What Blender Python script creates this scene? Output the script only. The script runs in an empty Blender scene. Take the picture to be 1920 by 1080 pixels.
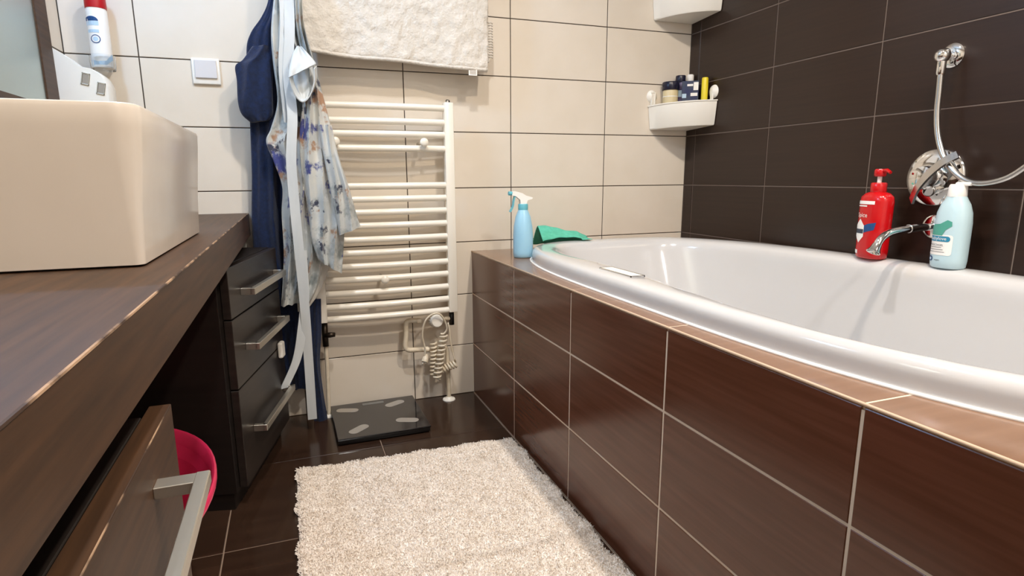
import bpy, bmesh, math, random
import numpy as np
from mathutils import Vector, Matrix

random.seed(7)
rng = np.random.default_rng(7)
scene = bpy.context.scene
col = scene.collection

# ------------------------------------------------------------------ camera
F_PX, CX, CY = 1091.1562, 938.6897, 549.6127
CAM = Vector((-.7987, -2.1084, .8363))
yaw, pitch, roll = .343, -.1958, -.0079
_fw = Vector((math.sin(yaw) * math.cos(pitch), math.cos(yaw) * math.cos(pitch), math.sin(pitch)))
_r0 = Vector((math.cos(yaw), -math.sin(yaw), 0)); _u0 = _r0.cross(_fw)
_r = _r0 * math.cos(roll) + _u0 * math.sin(roll)
_u = -_r0 * math.sin(roll) + _u0 * math.cos(roll)
cd = bpy.data.cameras.new('camera'); cam = bpy.data.objects.new('camera', cd); col.objects.link(cam)
cd.sensor_width = 36; cd.lens = F_PX / 1920 * 36
cd.shift_x = (960 - CX) / 1920; cd.shift_y = (CY - 540) / 1920
cd.clip_start = .02
m = Matrix((_r, _u, -_fw)).transposed().to_4x4(); m.translation = CAM
cam.matrix_world = m
scene.camera = cam

# ------------------------------------------------------------------ light
scene.view_settings.view_transform = 'Standard'; scene.view_settings.look = 'None'
scene.view_settings.gamma = 1; scene.view_settings.use_curve_mapping = False
scene.view_settings.exposure = 1.82
scene.cycles.max_bounces = 16; scene.cycles.diffuse_bounces = 10; scene.cycles.glossy_bounces = 6
world = bpy.data.worlds.new('world'); scene.world = world; world.use_nodes = True
world.node_tree.nodes['Background'].inputs[0].default_value = (1, .93, .85, 1)
world.node_tree.nodes['Background'].inputs[1].default_value = .1


def lamp(name, loc, power, color, radius=.05, spot=None):
    l = bpy.data.lights.new(name, 'SPOT' if spot else 'POINT'); l.energy = power; l.color = color; l.shadow_soft_size = radius
    if spot: l.spot_size = math.radians(spot); l.spot_blend = 1.0
    o = bpy.data.objects.new(name, l); col.objects.link(o); o.location = loc
    return o


NEUTRAL = (1.0, .985, .97); WARM = (1.0, .85, .68); COOL = (.30, .58, 1.0)
LAMPS = [((-.52, -1.2, 2.40), 19, NEUTRAL), ((.05, -1.65, 2.40), 27, WARM), ((.05, -2.6, 2.40), 19, NEUTRAL)]  # last lamp is added fill that lifts the shadows on the back wall
for p, e, c in LAMPS: lamp('ceiling_bulb', p, e, c, .045, 172)
COOL_FILL_POS = (-1.29, -.62, 1.86)
lamp('cool_fill_bulb', COOL_FILL_POS, 4.8, COOL, .04)  # added fill lamp, out of view, cools the tone of the left wall

# ------------------------------------------------------------------ helpers


def lin(hx):
    c = [int(hx[i:i + 2], 16) / 255 for i in (0, 2, 4)]
    return tuple(x / 12.92 if x <= .04045 else ((x + .055) / 1.055) ** 2.4 for x in c) + (1,)


def mat(name, hx, rough=.5, metal=0, spec=.5, hx2=None, nscale=(8, 8, 8), ndetail=4, contrast=(.35, .65), bump=0, bscale=None,
        sheen=0, coat=0, trans=0, ior=1.45, emit=None, estr=0, alpha=1):
    m = bpy.data.materials.new(name); m.use_nodes = True
    nt = m.node_tree; b = nt.nodes['Principled BSDF']
    b.inputs['Base Color'].default_value = lin(hx); b.inputs['Roughness'].default_value = rough
    b.inputs['Metallic'].default_value = metal; b.inputs['Specular IOR Level'].default_value = spec
    b.inputs['Sheen Weight'].default_value = sheen; b.inputs['Coat Weight'].default_value = coat
    b.inputs['Coat Roughness'].default_value = .08
    b.inputs['Transmission Weight'].default_value = trans; b.inputs['IOR'].default_value = ior
    b.inputs['Alpha'].default_value = alpha
    if emit: b.inputs['Emission Color'].default_value = lin(emit); b.inputs['Emission Strength'].default_value = estr
    tc = nt.nodes.new('ShaderNodeTexCoord'); oi = nt.nodes.new('ShaderNodeObjectInfo')
    sc = nt.nodes.new('ShaderNodeVectorMath'); sc.operation = 'SCALE'; sc.inputs[0].default_value = (13, 29, 17)
    nt.links.new(oi.outputs['Random'], sc.inputs['Scale'])
    ad = nt.nodes.new('ShaderNodeVectorMath'); ad.operation = 'ADD'
    nt.links.new(tc.outputs['Object'], ad.inputs[0]); nt.links.new(sc.outputs[0], ad.inputs[1])

    def noise(scale, detail=4):
        mp = nt.nodes.new('ShaderNodeMapping'); mp.inputs['Scale'].default_value = scale
        nt.links.new(ad.outputs[0], mp.inputs[0])
        n = nt.nodes.new('ShaderNodeTexNoise'); n.inputs['Scale'].default_value = 1; n.inputs['Detail'].default_value = detail
        nt.links.new(mp.outputs[0], n.inputs[0]); return n
    if hx2:
        n = noise(nscale, ndetail); r = nt.nodes.new('ShaderNodeValToRGB')
        r.color_ramp.elements[0].position = contrast[0]; r.color_ramp.elements[1].position = contrast[1]
        r.color_ramp.elements[0].color = lin(hx); r.color_ramp.elements[1].color = lin(hx2)
        nt.links.new(n.outputs[0], r.inputs[0]); nt.links.new(r.outputs[0], b.inputs['Base Color'])
    if bump:
        n = noise(bscale or nscale, 5); bp = nt.nodes.new('ShaderNodeBump'); bp.inputs['Strength'].default_value = 1
        bp.inputs['Distance'].default_value = bump
        nt.links.new(n.outputs[0], bp.inputs['Height']); nt.links.new(bp.outputs[0], b.inputs['Normal'])
    return m


def thing(name, loc, label, cat, rotz=0, group=None):
    o = bpy.data.objects.new(name, None); col.objects.link(o); o.empty_display_size = .05
    o.location = loc; o.rotation_euler = (0, 0, rotz)
    return tag(o, label, cat, group)


def tag(o, label=None, cat=None, group=None, kind=None):
    if label: o['label'] = label
    if cat: o['category'] = cat
    if group: o['group'] = group
    if kind: o['kind'] = kind
    return o


def attach(o, parent, local=False):
    if parent is None: return
    o.parent = parent
    if not local:
        o.matrix_parent_inverse = world_of(parent).inverted()


def world_of(p):
    M = p.matrix_basis.copy(); q = p
    while q.parent:
        M = q.parent.matrix_basis @ q.matrix_parent_inverse @ M if False else q.matrix_parent_inverse @ M
        q = q.parent; M = q.matrix_basis @ M
    return M


def mesh_obj(name, verts, faces, mt, parent=None, smooth=False, local=False, angle=None):
    verts = [Vector(v) for v in verts]
    lo = [min(v[i] for v in verts) for i in range(3)]; hi = [max(v[i] for v in verts) for i in range(3)]
    c = Vector(((lo[0] + hi[0]) / 2, (lo[1] + hi[1]) / 2, lo[2]))
    me = bpy.data.meshes.new(name); me.from_pydata([v - c for v in verts], [], faces); me.update()
    bm = bmesh.new(); bm.from_mesh(me); bmesh.ops.recalc_face_normals(bm, faces=bm.faces); bm.to_mesh(me); bm.free()
    if smooth:
        me.shade_smooth()
        if angle: me.set_sharp_from_angle(angle=math.radians(angle))
    me.materials.append(mt)
    o = bpy.data.objects.new(name, me); col.objects.link(o); o.location = c
    attach(o, parent, local)
    return o


class MB:
    def __init__(s): s.v = []; s.f = []

    def add(s, v, f):
        n = len(s.v); s.v += [tuple(x) for x in v]; s.f += [tuple(i + n for i in q) for q in f]; return s

    def box(s, lo, hi, bev=0, seg=2, M=None):
        bm = bmesh.new(); bmesh.ops.create_cube(bm, size=1)
        for v in bm.verts:
            v.co = Vector([lo[i] + (hi[i] - lo[i]) * (v.co[i] + .5) for i in range(3)])
        if bev: bmesh.ops.bevel(bm, geom=bm.edges[:], offset=bev, segments=seg, affect='EDGES', profile=.5)
        if M is not None: bm.transform(M)
        bm.verts.index_update()
        s.add([v.co[:] for v in bm.verts], [[v.index for v in f.verts] for f in bm.faces]); bm.free(); return s

    def lathe(s, prof, base=(0, 0, 0), axis=(0, 0, 1), n=28, ex=1.0, ey=1.0, cap=True):
        az = Vector(axis).normalized(); ax = az.orthogonal().normalized() if abs(az.z) < .999 else Vector((1, 0, 0))
        ay = az.cross(ax); b = Vector(base); v = []; f = []
        for (r, z) in prof:
            for i in range(n):
                a = 2 * math.pi * i / n
                v.append(b + az * z + ax * (r * ex * math.cos(a)) + ay * (r * ey * math.sin(a)))
        for k in range(len(prof) - 1):
            for i in range(n):
                j = (i + 1) % n; f.append((k * n + i, k * n + j, (k + 1) * n + j, (k + 1) * n + i))
        if cap:
            f.append(tuple(reversed(range(n)))); f.append(tuple((len(prof) - 1) * n + i for i in range(n)))
        return s.add(v, f)

    def tube(s, pts, r, n=10, cap=True):
        pts = [Vector(p) for p in pts]; v = []; f = []
        up = None; R = r if isinstance(r, (list, tuple)) else [r] * len(pts)
        for k, p in enumerate(pts):
            t = (pts[min(k + 1, len(pts) - 1)] - pts[max(k - 1, 0)]).normalized()
            if up is None: up = t.orthogonal().normalized()
            up = (up - t * up.dot(t)).normalized(); sd = t.cross(up)
            for i in range(n):
                a = 2 * math.pi * i / n; v.append(p + (up * math.cos(a) + sd * math.sin(a)) * R[k])
        for k in range(len(pts) - 1):
            for i in range(n):
                j = (i + 1) % n; f.append((k * n + i, k * n + j, (k + 1) * n + j, (k + 1) * n + i))
        if cap: f.append(tuple(reversed(range(n)))); f.append(tuple((len(pts) - 1) * n + i for i in range(n)))
        return s.add(v, f)

    def ribbon(s, pts, wvec, th):
        """flat band along pts; wvec = half-width vectors (one or list), th = thickness"""
        pts = [Vector(p) for p in pts]; W = wvec if isinstance(wvec, list) else [wvec] * len(pts); v = []; f = []
        for k, p in enumerate(pts):
            t = (pts[min(k + 1, len(pts) - 1)] - pts[max(k - 1, 0)]).normalized(); w = Vector(W[k]); nn = t.cross(w).normalized() * th / 2
            v += [p - w - nn, p + w - nn, p + w + nn, p - w + nn]
        for k in range(len(pts) - 1):
            for i in range(4):
                j = (i + 1) % 4; f.append((k * 4 + i, k * 4 + j, k * 4 + 4 + j, k * 4 + 4 + i))
        e = (len(pts) - 1) * 4
        f += [(3, 2, 1, 0), (e, e + 1, e + 2, e + 3)]
        return s.add(v, f)

    def build(s, name, mt, parent=None, smooth=False, angle=None, local=False):
        return mesh_obj(name, s.v, s.f, mt, parent, smooth, local, angle)


def spline(pts, n=8):
    """Catmull-Rom through points"""
    P = [Vector(p) for p in pts]; P = [P[0] * 2 - P[1]] + P + [P[-1] * 2 - P[-2]]; out = []
    for k in range(1, len(P) - 2):
        a, b, c, d = P[k - 1:k + 3]
        for i in range(n):
            t = i / n
            out.append(.5 * (2 * b + (c - a) * t + (2 * a - 5 * b + 4 * c - d) * t * t + (3 * b - a - 3 * c + d) * t ** 3))
    out.append(P[-2]); return out


def at(px, py, ax, val):
    """point of the plane ax=val (metres) seen along a measured direction of the photograph"""
    d = _fw + _r * ((px - CX) / F_PX) - _u * ((py - CY) / F_PX); i = 'XYZ'.index(ax)
    return CAM + d * ((val - CAM[i]) / d[i])


# ------------------------------------------------------------------ materials
M_creamtile = mat('cream_tile', 'e3dacd', .22, hx2='ddd3c4', nscale=(6, 6, 6), contrast=(.3, .7))
M_darktile = mat('dark_tile', '251812', .28, hx2='2d1e17', nscale=(3, 3, 120), contrast=(.3, .75), bump=.00004, bscale=(3, 3, 200))
M_paneltile = mat('panel_tile', '583322', .2, hx2='684130', nscale=(4, 4, 90), contrast=(.3, .75))
M_decktile_lit = mat('deck_tile', '80604a', .16, hx2='8c6b54', nscale=(4, 60, 4), contrast=(.3, .75))  # panel tile lightened to tan; the white rim's reflected sheen is in the colour
M_floortile = mat('floor_tile', '2f2018', .16, hx2='3b2a20', nscale=(4, 4, 30), contrast=(.3, .7))
M_groutdark = mat('grout_dark', '3f352c', .9)
M_groutgrey = mat('grout_grey', '7d7067', .9)
M_groutlight = mat('grout_light', 'dccbb6', .9)
M_grouttan = mat('grout_tan', '8d7a6a', .9)
M_plaster = mat('plaster', 'f4efe7', .9)
M_trim = mat('edge_trim', 'c9af95', .5)
M_acryl = mat('white_acrylic', 'cbcaca', .12, coat=.4)
M_ceramic = mat('white_ceramic', 'e4dace', .15, hx2='dbd0c2', nscale=(5, 5, 3), contrast=(.35, .7))
M_wood = mat('dark_wood', '3b281a', .5, hx2='523824', nscale=(120, 6, 120), contrast=(.3, .7), bump=.00015, bscale=(200, 8, 200))
M_drawer = mat('drawer_front', '241e1b', .33, hx2='2e2723', nscale=(6, 6, 90), bump=.0001, bscale=(8, 8, 200))
M_carcass = mat('dark_carcass', '17110e', .5, hx2='1e1713', nscale=(6, 6, 60))
M_edge = mat('worn_edge', 'a98a6e', .6, hx2='3d2a1e', nscale=(3, 22, 3), contrast=(.42, .58))
M_nickel = mat('brushed_nickel', 'd8d2c6', .42, metal=1, bump=.00004, bscale=(400, 20, 400))
M_chrome = mat('chrome', 'e6e6e6', .06, metal=1)
M_hose = mat('hose_metal', 'c8c6c4', .22, metal=1)
M_black = mat('black_plastic', '131212', .35)
M_glassblack = mat('black_glass', '18171a', .07, coat=.5)
M_padgrey = mat('steel_pad', 'a49d93', .45, metal=.2)
M_radiator = mat('white_enamel', 'f1ece0', .18, coat=.3)
M_pipewhite = mat('pipe_paint', 'e4dac6', .4, hx2='d6c9b2', nscale=(40, 40, 40))
M_valve = mat('dark_brass', '3d342b', .35, metal=.8)
M_whiteplastic = mat('white_plastic', 'efece4', .35)
M_greyplastic = mat('grey_plastic', 'd6d4d6', .35)
M_navy = mat('navy_terry', '0a1733', .95, hx2='0f2247', nscale=(90, 90, 90), contrast=(.3, .7), sheen=.15, bump=.0012, bscale=(260, 260, 260))
M_towel = mat('white_terry', 'dcd7cf', .95, hx2='d2ccc2', nscale=(35, 35, 35), contrast=(.35, .65), sheen=.3, bump=.003, bscale=(150, 150, 150))
M_satin = mat('satin_plain', 'cfd4d6', .34, hx2='c2c8cb', nscale=(20, 20, 5), sheen=.2)
M_lining = mat('lining', 'd8d6cf', .6)
M_mat = mat('shag', 'f7f1ea', 1, hx2='f0e8de', nscale=(25, 25, 25), contrast=(.35, .65), sheen=.2)
M_pink = mat('pink_plastic', 'e0305f', .3)
M_bluebottle = mat('blue_plastic', '9fd0ea', .3, coat=.2)
M_tealplastic = mat('teal_plastic', '67b6c6', .35)
M_teal = mat('teal_cloth', '62c4ab', .9, hx2='57b79d', nscale=(60, 60, 60), bump=.0006, bscale=(300, 300, 300))
M_red = mat('red_plastic', 'c00a12', .22, coat=.3)
M_paleblue = mat('pale_blue_plastic', 'bfdae3', .3, coat=.2)
M_white = mat('print_white', 'f2f0ec', .5)
M_inkblue = mat('print_blue', '1d4a80', .5)
M_inkmid = mat('print_mid_blue', '2b86a8', .5)
M_inkteal = mat('print_teal', '4fa08f', .5)
M_inkdark = mat('print_dark', '37404e', .5)
M_inkred = mat('print_red', 'b3141c', .4)
M_inkpale = mat('print_pale', 'b9d3e6', .5)
M_yellow = mat('yellow_plastic', 'e3cf2c', .35)
M_purple = mat('purple_print', '4b3f63', .4, hx2='6d6288', nscale=(50, 50, 50), contrast=(.4, .6))
M_slate = mat('slate_print', '3a4356', .4, hx2='26305a', nscale=(40, 40, 30), contrast=(.4, .6))
M_creamjar = mat('cream_jar', 'd9caa2', .35)
M_navylid = mat('navy_lid', '15152c', .3)
M_mirror = mat('mirror_glass', 'c4cfcb', .38, metal=1)
M_clear = mat('clear_plastic', 'f4f8fc', .05, trans=1, ior=1.3)
M_bulb = mat('bulb_diffuser', 'ffffff', .4, emit='ffe2bd', estr=6)
M_coolbulb = mat('cool_diffuser', 'ffffff', .4, emit='cfe2ff', estr=5)


def floral():
    m = bpy.data.materials.new('floral_satin'); m.use_nodes = True; nt = m.node_tree; b = nt.nodes['Principled BSDF']
    b.inputs['Roughness'].default_value = .36; b.inputs['Sheen Weight'].default_value = .2
    tc = nt.nodes.new('ShaderNodeTexCoord')

    def blot(seed, scale, lo, hi):
        mp = nt.nodes.new('ShaderNodeMapping'); mp.inputs['Location'].default_value = (seed, seed * 1.7, seed * .6)
        nt.links.new(tc.outputs['Object'], mp.inputs[0])
        n = nt.nodes.new('ShaderNodeTexNoise'); n.inputs['Scale'].default_value = scale; n.inputs['Detail'].default_value = 6
        n.inputs['Roughness'].default_value = .62
        nt.links.new(mp.outputs[0], n.inputs[0])
        r = nt.nodes.new('ShaderNodeMapRange'); r.inputs[1].default_value = lo; r.inputs[2].default_value = hi
        nt.links.new(n.outputs[0], r.inputs[0]); return r.outputs[0]
    cur = None
    base = nt.nodes.new('ShaderNodeMix'); base.data_type = 'RGBA'
    base.inputs[6].default_value = lin('b7bec1'); base.inputs[7].default_value = lin('d0cfc8')
    nt.links.new(blot(1.3, 9, .35, .65), base.inputs[0]); cur = base.outputs[2]
    for seed, sc, lo, hi, cl in ((4.1, 11, .53, .64, '848d8e'), (5.5, 10, .60, .66, 'e2e4e4'), (9.7, 9, .585, .63, 'a5836a'), (2.2, 8.5, .555, .60, '3c4585'), (7.9, 14, .60, .64, '33374c')):
        mx = nt.nodes.new('ShaderNodeMix'); mx.data_type = 'RGBA'; mx.inputs[7].default_value = lin(cl)
        nt.links.new(blot(seed, sc, lo, hi), mx.inputs[0]); nt.links.new(cur, mx.inputs[6]); cur = mx.outputs[2]
    nt.links.new(cur, b.inputs['Base Color']); return m


M_floral = floral()

# ------------------------------------------------------------------ the room
XL, XR, YF, ZC = -1.383, .7866, -3.0, 2.5
ROW, WB, WR = .2, .3977, .3943
W0, P0 = .0566, .4472
XT, ZT = -.1625, .565          # front plane and top of the tub surround
G = .0016                       # half joint
_tm = {}


def tile_mesh(w, h, mt, c=.0011, t=.008):
    k = (round(w, 4), round(h, 4), mt.name)
    if k in _tm: return _tm[k]
    a, b = w / 2, h / 2; v = []
    for y, i in ((t, 0), (c * .8, 0), (0, c)):
        v += [(-a + i, y, -b + i), (a - i, y, -b + i), (a - i, y, b - i), (-a + i, y, b - i)]
    f = [(8, 9, 10, 11)]
    for L in (0, 4):
        for i in range(4):
            j = (i + 1) % 4; f.append((L + i, L + j, L + 4 + j, L + 4 + i))
    me = bpy.data.meshes.new('tile'); me.from_pydata(v, [], f); me.update(); me.materials.append(mt); _tm[k] = me; return me


def tile(parent, center, w, h, mt, rot, name='tile', jit=.0012):
    o = bpy.data.objects.new(name, tile_mesh(w, h, mt)); col.objects.link(o); o.location = center
    o.rotation_euler = (rot[0] + random.uniform(-jit, jit), 0, rot[1] + random.uniform(-jit, jit))
    attach(o, parent); return o


def spans(joints, lo, hi):
    e = [lo] + sorted(j for j in joints if lo + .012 < j < hi - .012) + [hi]
    return list(zip(e[:-1], e[1:]))


def wall(name, u0, u1, joints, place, rot, mt, grout, box):
    o = MB().box(*box).build(name, grout); tag(o, kind='structure')
    for a, b in spans(joints, u0, u1):
        for n in range(13):
            z0, z1 = n * ROW, min((n + 1) * ROW, ZC)
            tile(o, place((a + b) / 2, (z0 + z1) / 2), b - a - 2 * G, z1 - z0 - 2 * G, mt, rot)
    return o


wall('wall_back', XL, XR, [k * WB for k in range(-4, 3)], lambda u, z: (u, 0, z), (0, 0), M_creamtile, M_groutdark,
     ((XL - .1, .0018, -.05), (XR + .1, .1, ZC)))
wall('wall_right', YF, 0, [-(W0 + k * WR) for k in range(9)], lambda u, z: (XR, u, z), (0, -math.pi / 2), M_darktile, M_groutgrey,
     ((XR + .0018, YF, -.05), (XR + .1, .0018, ZC)))
wall('wall_left', YF, 0, [-(.22 + k * WB) for k in range(8)], lambda u, z: (XL, u, z), (0, math.pi / 2), M_creamtile, M_groutdark,
     ((XL - .1, YF, -.05), (XL - .0018, .0018, ZC)))
tag(MB().box((XL - .1, YF - .1, -.05), (XR + .1, YF, ZC)).build('wall_front', M_plaster), kind='structure')
tag(MB().box((XL - .1, YF - .1, ZC), (XR + .1, .1, ZC + .08)).build('ceiling', M_plaster), kind='structure')
fl = tag(MB().box((XL - .1, YF - .1, -.1), (XR + .1, .1, -.0018)).build('floor', M_grouttan), kind='structure')
FX = [-.999 - .422, -.999, -.577, -.155]; FY = [-.356 - .416 * k for k in range(7)]
for x0, x1 in spans(FX, XL, XT - .001):
    for y0, y1 in spans(FY, YF, 0):
        tile(fl, ((x0 + x1) / 2, (y0 + y1) / 2, 0), x1 - x0 - 2 * G, y1 - y0 - 2 * G, M_floortile, (-math.pi / 2, 0))

# ------------------------------------------------------------------ bathtub and its tiled surround
TCX, TCY, TAX, TAY = .331, -1.06, .444, .895


def lerp(a, b, t): return a + (b - a) * t


def tub_outline(th, k=1.0):
    c, s = math.cos(th), math.sin(th)
    n = {(0, 0): 3.0, (0, 1): 2.8, (1, 1): 4.0, (1, 0): 3.1}[(int(c < 0), int(s > 0))]
    n = lerp(n, 3.3, abs(abs(math.atan2(abs(s), abs(c))) - math.pi / 4) / (math.pi / 4) * .8)
    r = 1 / ((abs(c) ** n + abs(s) ** n) ** (1 / n))
    return Vector((TCX + TAX * k * r * c, TCY + TAY * k * r * s, 0))


def oval_x(Y, side, k=.965):
    """x of the tub's outline (slightly inset) at depth Y; side -1 front, +1 wall side; None outside"""
    best = None; prev = None
    for i in range(361):
        th = math.radians(90 + i) if side < 0 else math.radians(90 - i)
        if (side < 0 and i > 180) or (side > 0 and i > 180): break
        p = tub_outline(th, k)
        if prev is not None and (prev.y - Y) * (p.y - Y) <= 0 and abs(prev.y - p.y) > 1e-9:
            t = (Y - prev.y) / (p.y - prev.y); return prev.x + (p.x - prev.x) * t
        prev = p
    return None


sur = thing('bathtub_surround', (0, -1.2, 0), 'dark brown glossy tiled surround with pale grout boxing in the bathtub', 'tub surround')
YE = -2.6
MB().box((XT + .0010, YE, 0), (XT + .03, -.0005, ZT - .009)).build('backing_board', M_groutlight, sur)
MB().box((XT + .03, YE, 0), (XR - .001, YE + .03, ZT - .009)).build('backing_board', M_groutlight, sur)
pj = [-(P0 + k * WR) for k in range(6)]
for y0, y1 in spans(pj, YE, -.0005):
    for z0, z1 in ((0, .2), (.2, .4), (.4, ZT - .003)):
        tile(sur, (XT, (y0 + y1) / 2, (z0 + z1) / 2), y1 - y0 - 2 * .0023, z1 - z0 - 2 * .0023, M_paneltile, (0, -math.pi / 2), jit=.0008)


def deck_piece(y0, y1):
    n = max(2, int((y1 - y0) / .02)); zt, zb = ZT, ZT - .008
    ys = [y0 + (y1 - y0) * i / n for i in range(n + 1)]
    bag = {-1: MB(), 1: MB()}
    joined = oval_x(y0, -1) is None or oval_x(y1, -1) is None
    for side in (-1, 1):
        mb = bag[-1] if joined else bag[side]
        rows = []
        for Y in ys:
            ox = oval_x(Y, side)
            if side < 0: a, b = XT + .001, (XR - .001 if ox is None else ox)
            else:
                if ox is None: rows.append(None); continue
                a, b = ox, XR - .001
            rows.append((a, b, Y))
        for r0, r1 in zip(rows[:-1], rows[1:]):
            if r0 is None or r1 is None: continue
            if side < 0 and (r0[1] > .7) != (r1[1] > .7):
                lo = r0 if r0[1] < r1[1] else r1
                # at the oval's very end: fill half width on this side and half on the other
                hi_ = r1 if lo is r0 else r0
                q = [(lo[0], lo[2]), (TCX, lo[2]), (TCX, hi_[2]), (hi_[0], hi_[2])]
                q2 = [(TCX, lo[2]), (XR - .001, lo[2]), (XR - .001, hi_[2]), (TCX, hi_[2])]
                for Q in (q, q2):
                    mb.add([(x, y, zt) for x, y in Q] + [(x, y, zb) for x, y in Q], [(0, 1, 2, 3), (7, 6, 5, 4), (0, 4, 5, 1), (1, 5, 6, 2), (2, 6, 7, 3), (3, 7, 4, 0)])
                continue
            Q = [(r0[0], r0[2]), (r0[1], r0[2]), (r1[1], r1[2]), (r1[0], r1[2])]
            mb.add([(x, y, zt) for x, y in Q] + [(x, y, zb) for x, y in Q], [(0, 1, 2, 3), (7, 6, 5, 4), (0, 4, 5, 1), (1, 5, 6, 2), (2, 6, 7, 3), (3, 7, 4, 0)])
    for mb in bag.values():
        if not mb.v: continue
        bm = bmesh.new(); vs = [bm.verts.new(v) for v in mb.v]
        for f in mb.f: bm.faces.new([vs[i] for i in f])
        bmesh.ops.remove_doubles(bm, verts=bm.verts, dist=1e-5); bm.verts.index_update()
        v = [x.co[:] for x in bm.verts]; f = [[q.index for q in p.verts] for p in bm.faces]; bm.free()
        mesh_obj('deck_tile', v, f, M_decktile_lit, sur)


dj = [-(P0 + k * WR) for k in range(1, 6)]
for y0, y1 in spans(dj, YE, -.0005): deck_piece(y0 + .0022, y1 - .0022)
for y in dj: MB().box((XT + .003, y - .003, ZT - .008), (oval_x(y, -1) if oval_x(y, -1) else XR - .01, y + .003, ZT - .0006)).build('grout_line', M_groutlight, sur)
MB().tube([(XT + .0015, -.001, ZT - .0015), (XT + .0015, YE, ZT - .0015)], .0026, 8).build('edge_trim', M_trim, sur, True)

tub = thing('bathtub', (TCX, TCY, ZT), 'white oval acrylic bathtub set into the dark tiled surround', 'bathtub')


def tub_width(th, p):
    ins = .085
    if math.cos(th) < 0 and -1.75 < p.y < -.35:
        xs = [(-1.75, .05), (-1.62, .036), (-1.5, .034), (-1.35, .05), (-1.14, .078), (-.9, .108), (-.7, .116), (-.5, .085), (-.35, .08)]
        for (a, wa), (b, wb) in zip(xs[:-1], xs[1:]):
            if a <= p.y <= b:
                t = (p.y - a) / (b - a); t = t * t * (3 - 2 * t); return lerp(wa, wb, t)
    return ins


def tub_mesh():
    N = 160; ctr = Vector((TCX, TCY, 0)); V = []; Fc = []; rings = 15
    for i in range(N):
        th = 2 * math.pi * i / N; O = tub_outline(th); q = tub_outline(th + .01) - tub_outline(th - .01)
        nin = Vector((-q.y, q.x, 0)).normalized()
        if nin.dot(ctr - O) < 0: nin = -nin
        w = tub_width(th, O); I = O + nin * w
        B = ctr + (O - ctr) * .62
        prof = [(O - nin * .002, ZT - .004), (O, ZT + .004), (O, .590), (O + nin * .003, .600), (O + nin * .011, .6075), (O + nin * min(.03, w * .45), .611),
                (O + nin * (w * .8), .609), (I, .601), (I + nin * .010, .585), (I.lerp(B, .12), .54), (I.lerp(B, .30), .44), (I.lerp(B, .5), .33),
                (I.lerp(B, .75), .225), (B, .185), (ctr + (B - ctr) * .6, .175)]
        V += [Vector((p.x, p.y, z)) for p, z in prof]
    for i in range(N):
        j = (i + 1) % N
        for k in range(rings - 1): Fc.append((i * rings + k, j * rings + k, j * rings + k + 1, i * rings + k + 1))
    Fc.append(tuple(i * rings + rings - 1 for i in range(N)))
    return V, Fc


v, f = tub_mesh(); tb = mesh_obj('tub_shell', v, f, M_acryl, tub, True)
sb = tb.modifiers.new('sub', 'SUBSURF'); sb.levels = 1; sb.render_levels = 1
MB().tube([tub_outline(2 * math.pi * i / 160, 1.006) + Vector((0, 0, ZT + .001)) for i in range(161)], .0035, 8, False).build('sealant_bead', M_white, tub, True)
hm = MB()
g0 = (-.068, -.975, .6095)
for lo, hi in (((-.078, -.975, .609), (-.0755, -.835, .6135)), ((-.0435, -.975, .6085), (-.040, -.828, .6135)), ((-.078, -.975, .609), (-.040, -.972, .6135)), ((-.078, -.831, .609), (-.040, -.828, .6135))):
    hm.box(lo, hi, .0006, 1)
hm.build('grip_frame', M_chrome, tub)
MB().box((-.0755, -.972, .609), (-.0435, -.831, .6128)).build('grip_plate', M_whiteplastic, tub)

# ------------------------------------------------------------------ vanity counter, basin, cabinets
XC = -.929
ct = thing('countertop', (-1.15, -1.1, .655), 'thick dark wood countertop with worn front edge under the washbasin', 'countertop')
MB().box((XL + .001, -2.5, .655), (XC, -.001, .728), .0008, 1).build('slab', M_wood, ct)
MB().tube([(XC - .0007, -.01 - 2.4 * i / 60, .7272) for i in range(61)], .0015, 6).build('worn_edge', M_edge, ct)

BX0, BX1, BY0, BY1 = -1.365, -.979, -1.262, -.752


def rrect(x0, x1, y0, y1, r, n=6):
    out = []
    for cx, cy, a in ((x1 - r, y1 - r, 0), (x0 + r, y1 - r, 90), (x0 + r, y0 + r, 180), (x1 - r, y0 + r, 270)):
        for i in range(n + 1):
            t = math.radians(a + 90 * i / n); out.append((cx + r * math.cos(t), cy + r * math.sin(t)))
    return out


def basin():
    V = []; Fc = []
    lv = [(.728, 0, .010, .012), (.731, -.004, .011, 0), (.80, 0, .012, -.004), (.90, 0, .014, -.014), (.922, 0, .015, -.0155), (.9275, 0, .015, -.0138), (.929, 0, .015, -.010),
          (.9285, 0, .015, .006), (.924, 0, .016, .012), (.90, 0, .02, .018), (.80, 0, .03, .035), (.765, 0, .05, .06), (.755, 0, .05, .10)]
    ring = None
    for z, _, r, ins in lv:
        p = rrect(BX0 + ins * (.3 if ins < 0 else 1), BX1 - ins, BY0 + ins, BY1 - ins, r + max(0, -ins)); ring = len(p); V += [(x, y, z) for x, y in p]
    for k in range(len(lv) - 1):
        for i in range(ring):
            j = (i + 1) % ring; Fc.append((k * ring + i, k * ring + j, (k + 1) * ring + j, (k + 1) * ring + i))
    Fc.append(tuple(range(ring))); Fc.append(tuple((len(lv) - 1) * ring + i for i in range(ring)))
    return V, Fc


bs = thing('washbasin', ((BX0 + BX1) / 2, (BY0 + BY1) / 2, .728), 'large white rectangular vessel washbasin standing on the dark countertop', 'washbasin')
v, f = basin(); mesh_obj('bowl', v, f, M_ceramic, bs, True, angle=40)
MB().lathe([(.022, 0), (.022, .003), (.018, .005)], ((BX0 + BX1) / 2, (BY0 + BY1) / 2, .755)).build('drain', M_chrome, bs, True, 40)


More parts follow.
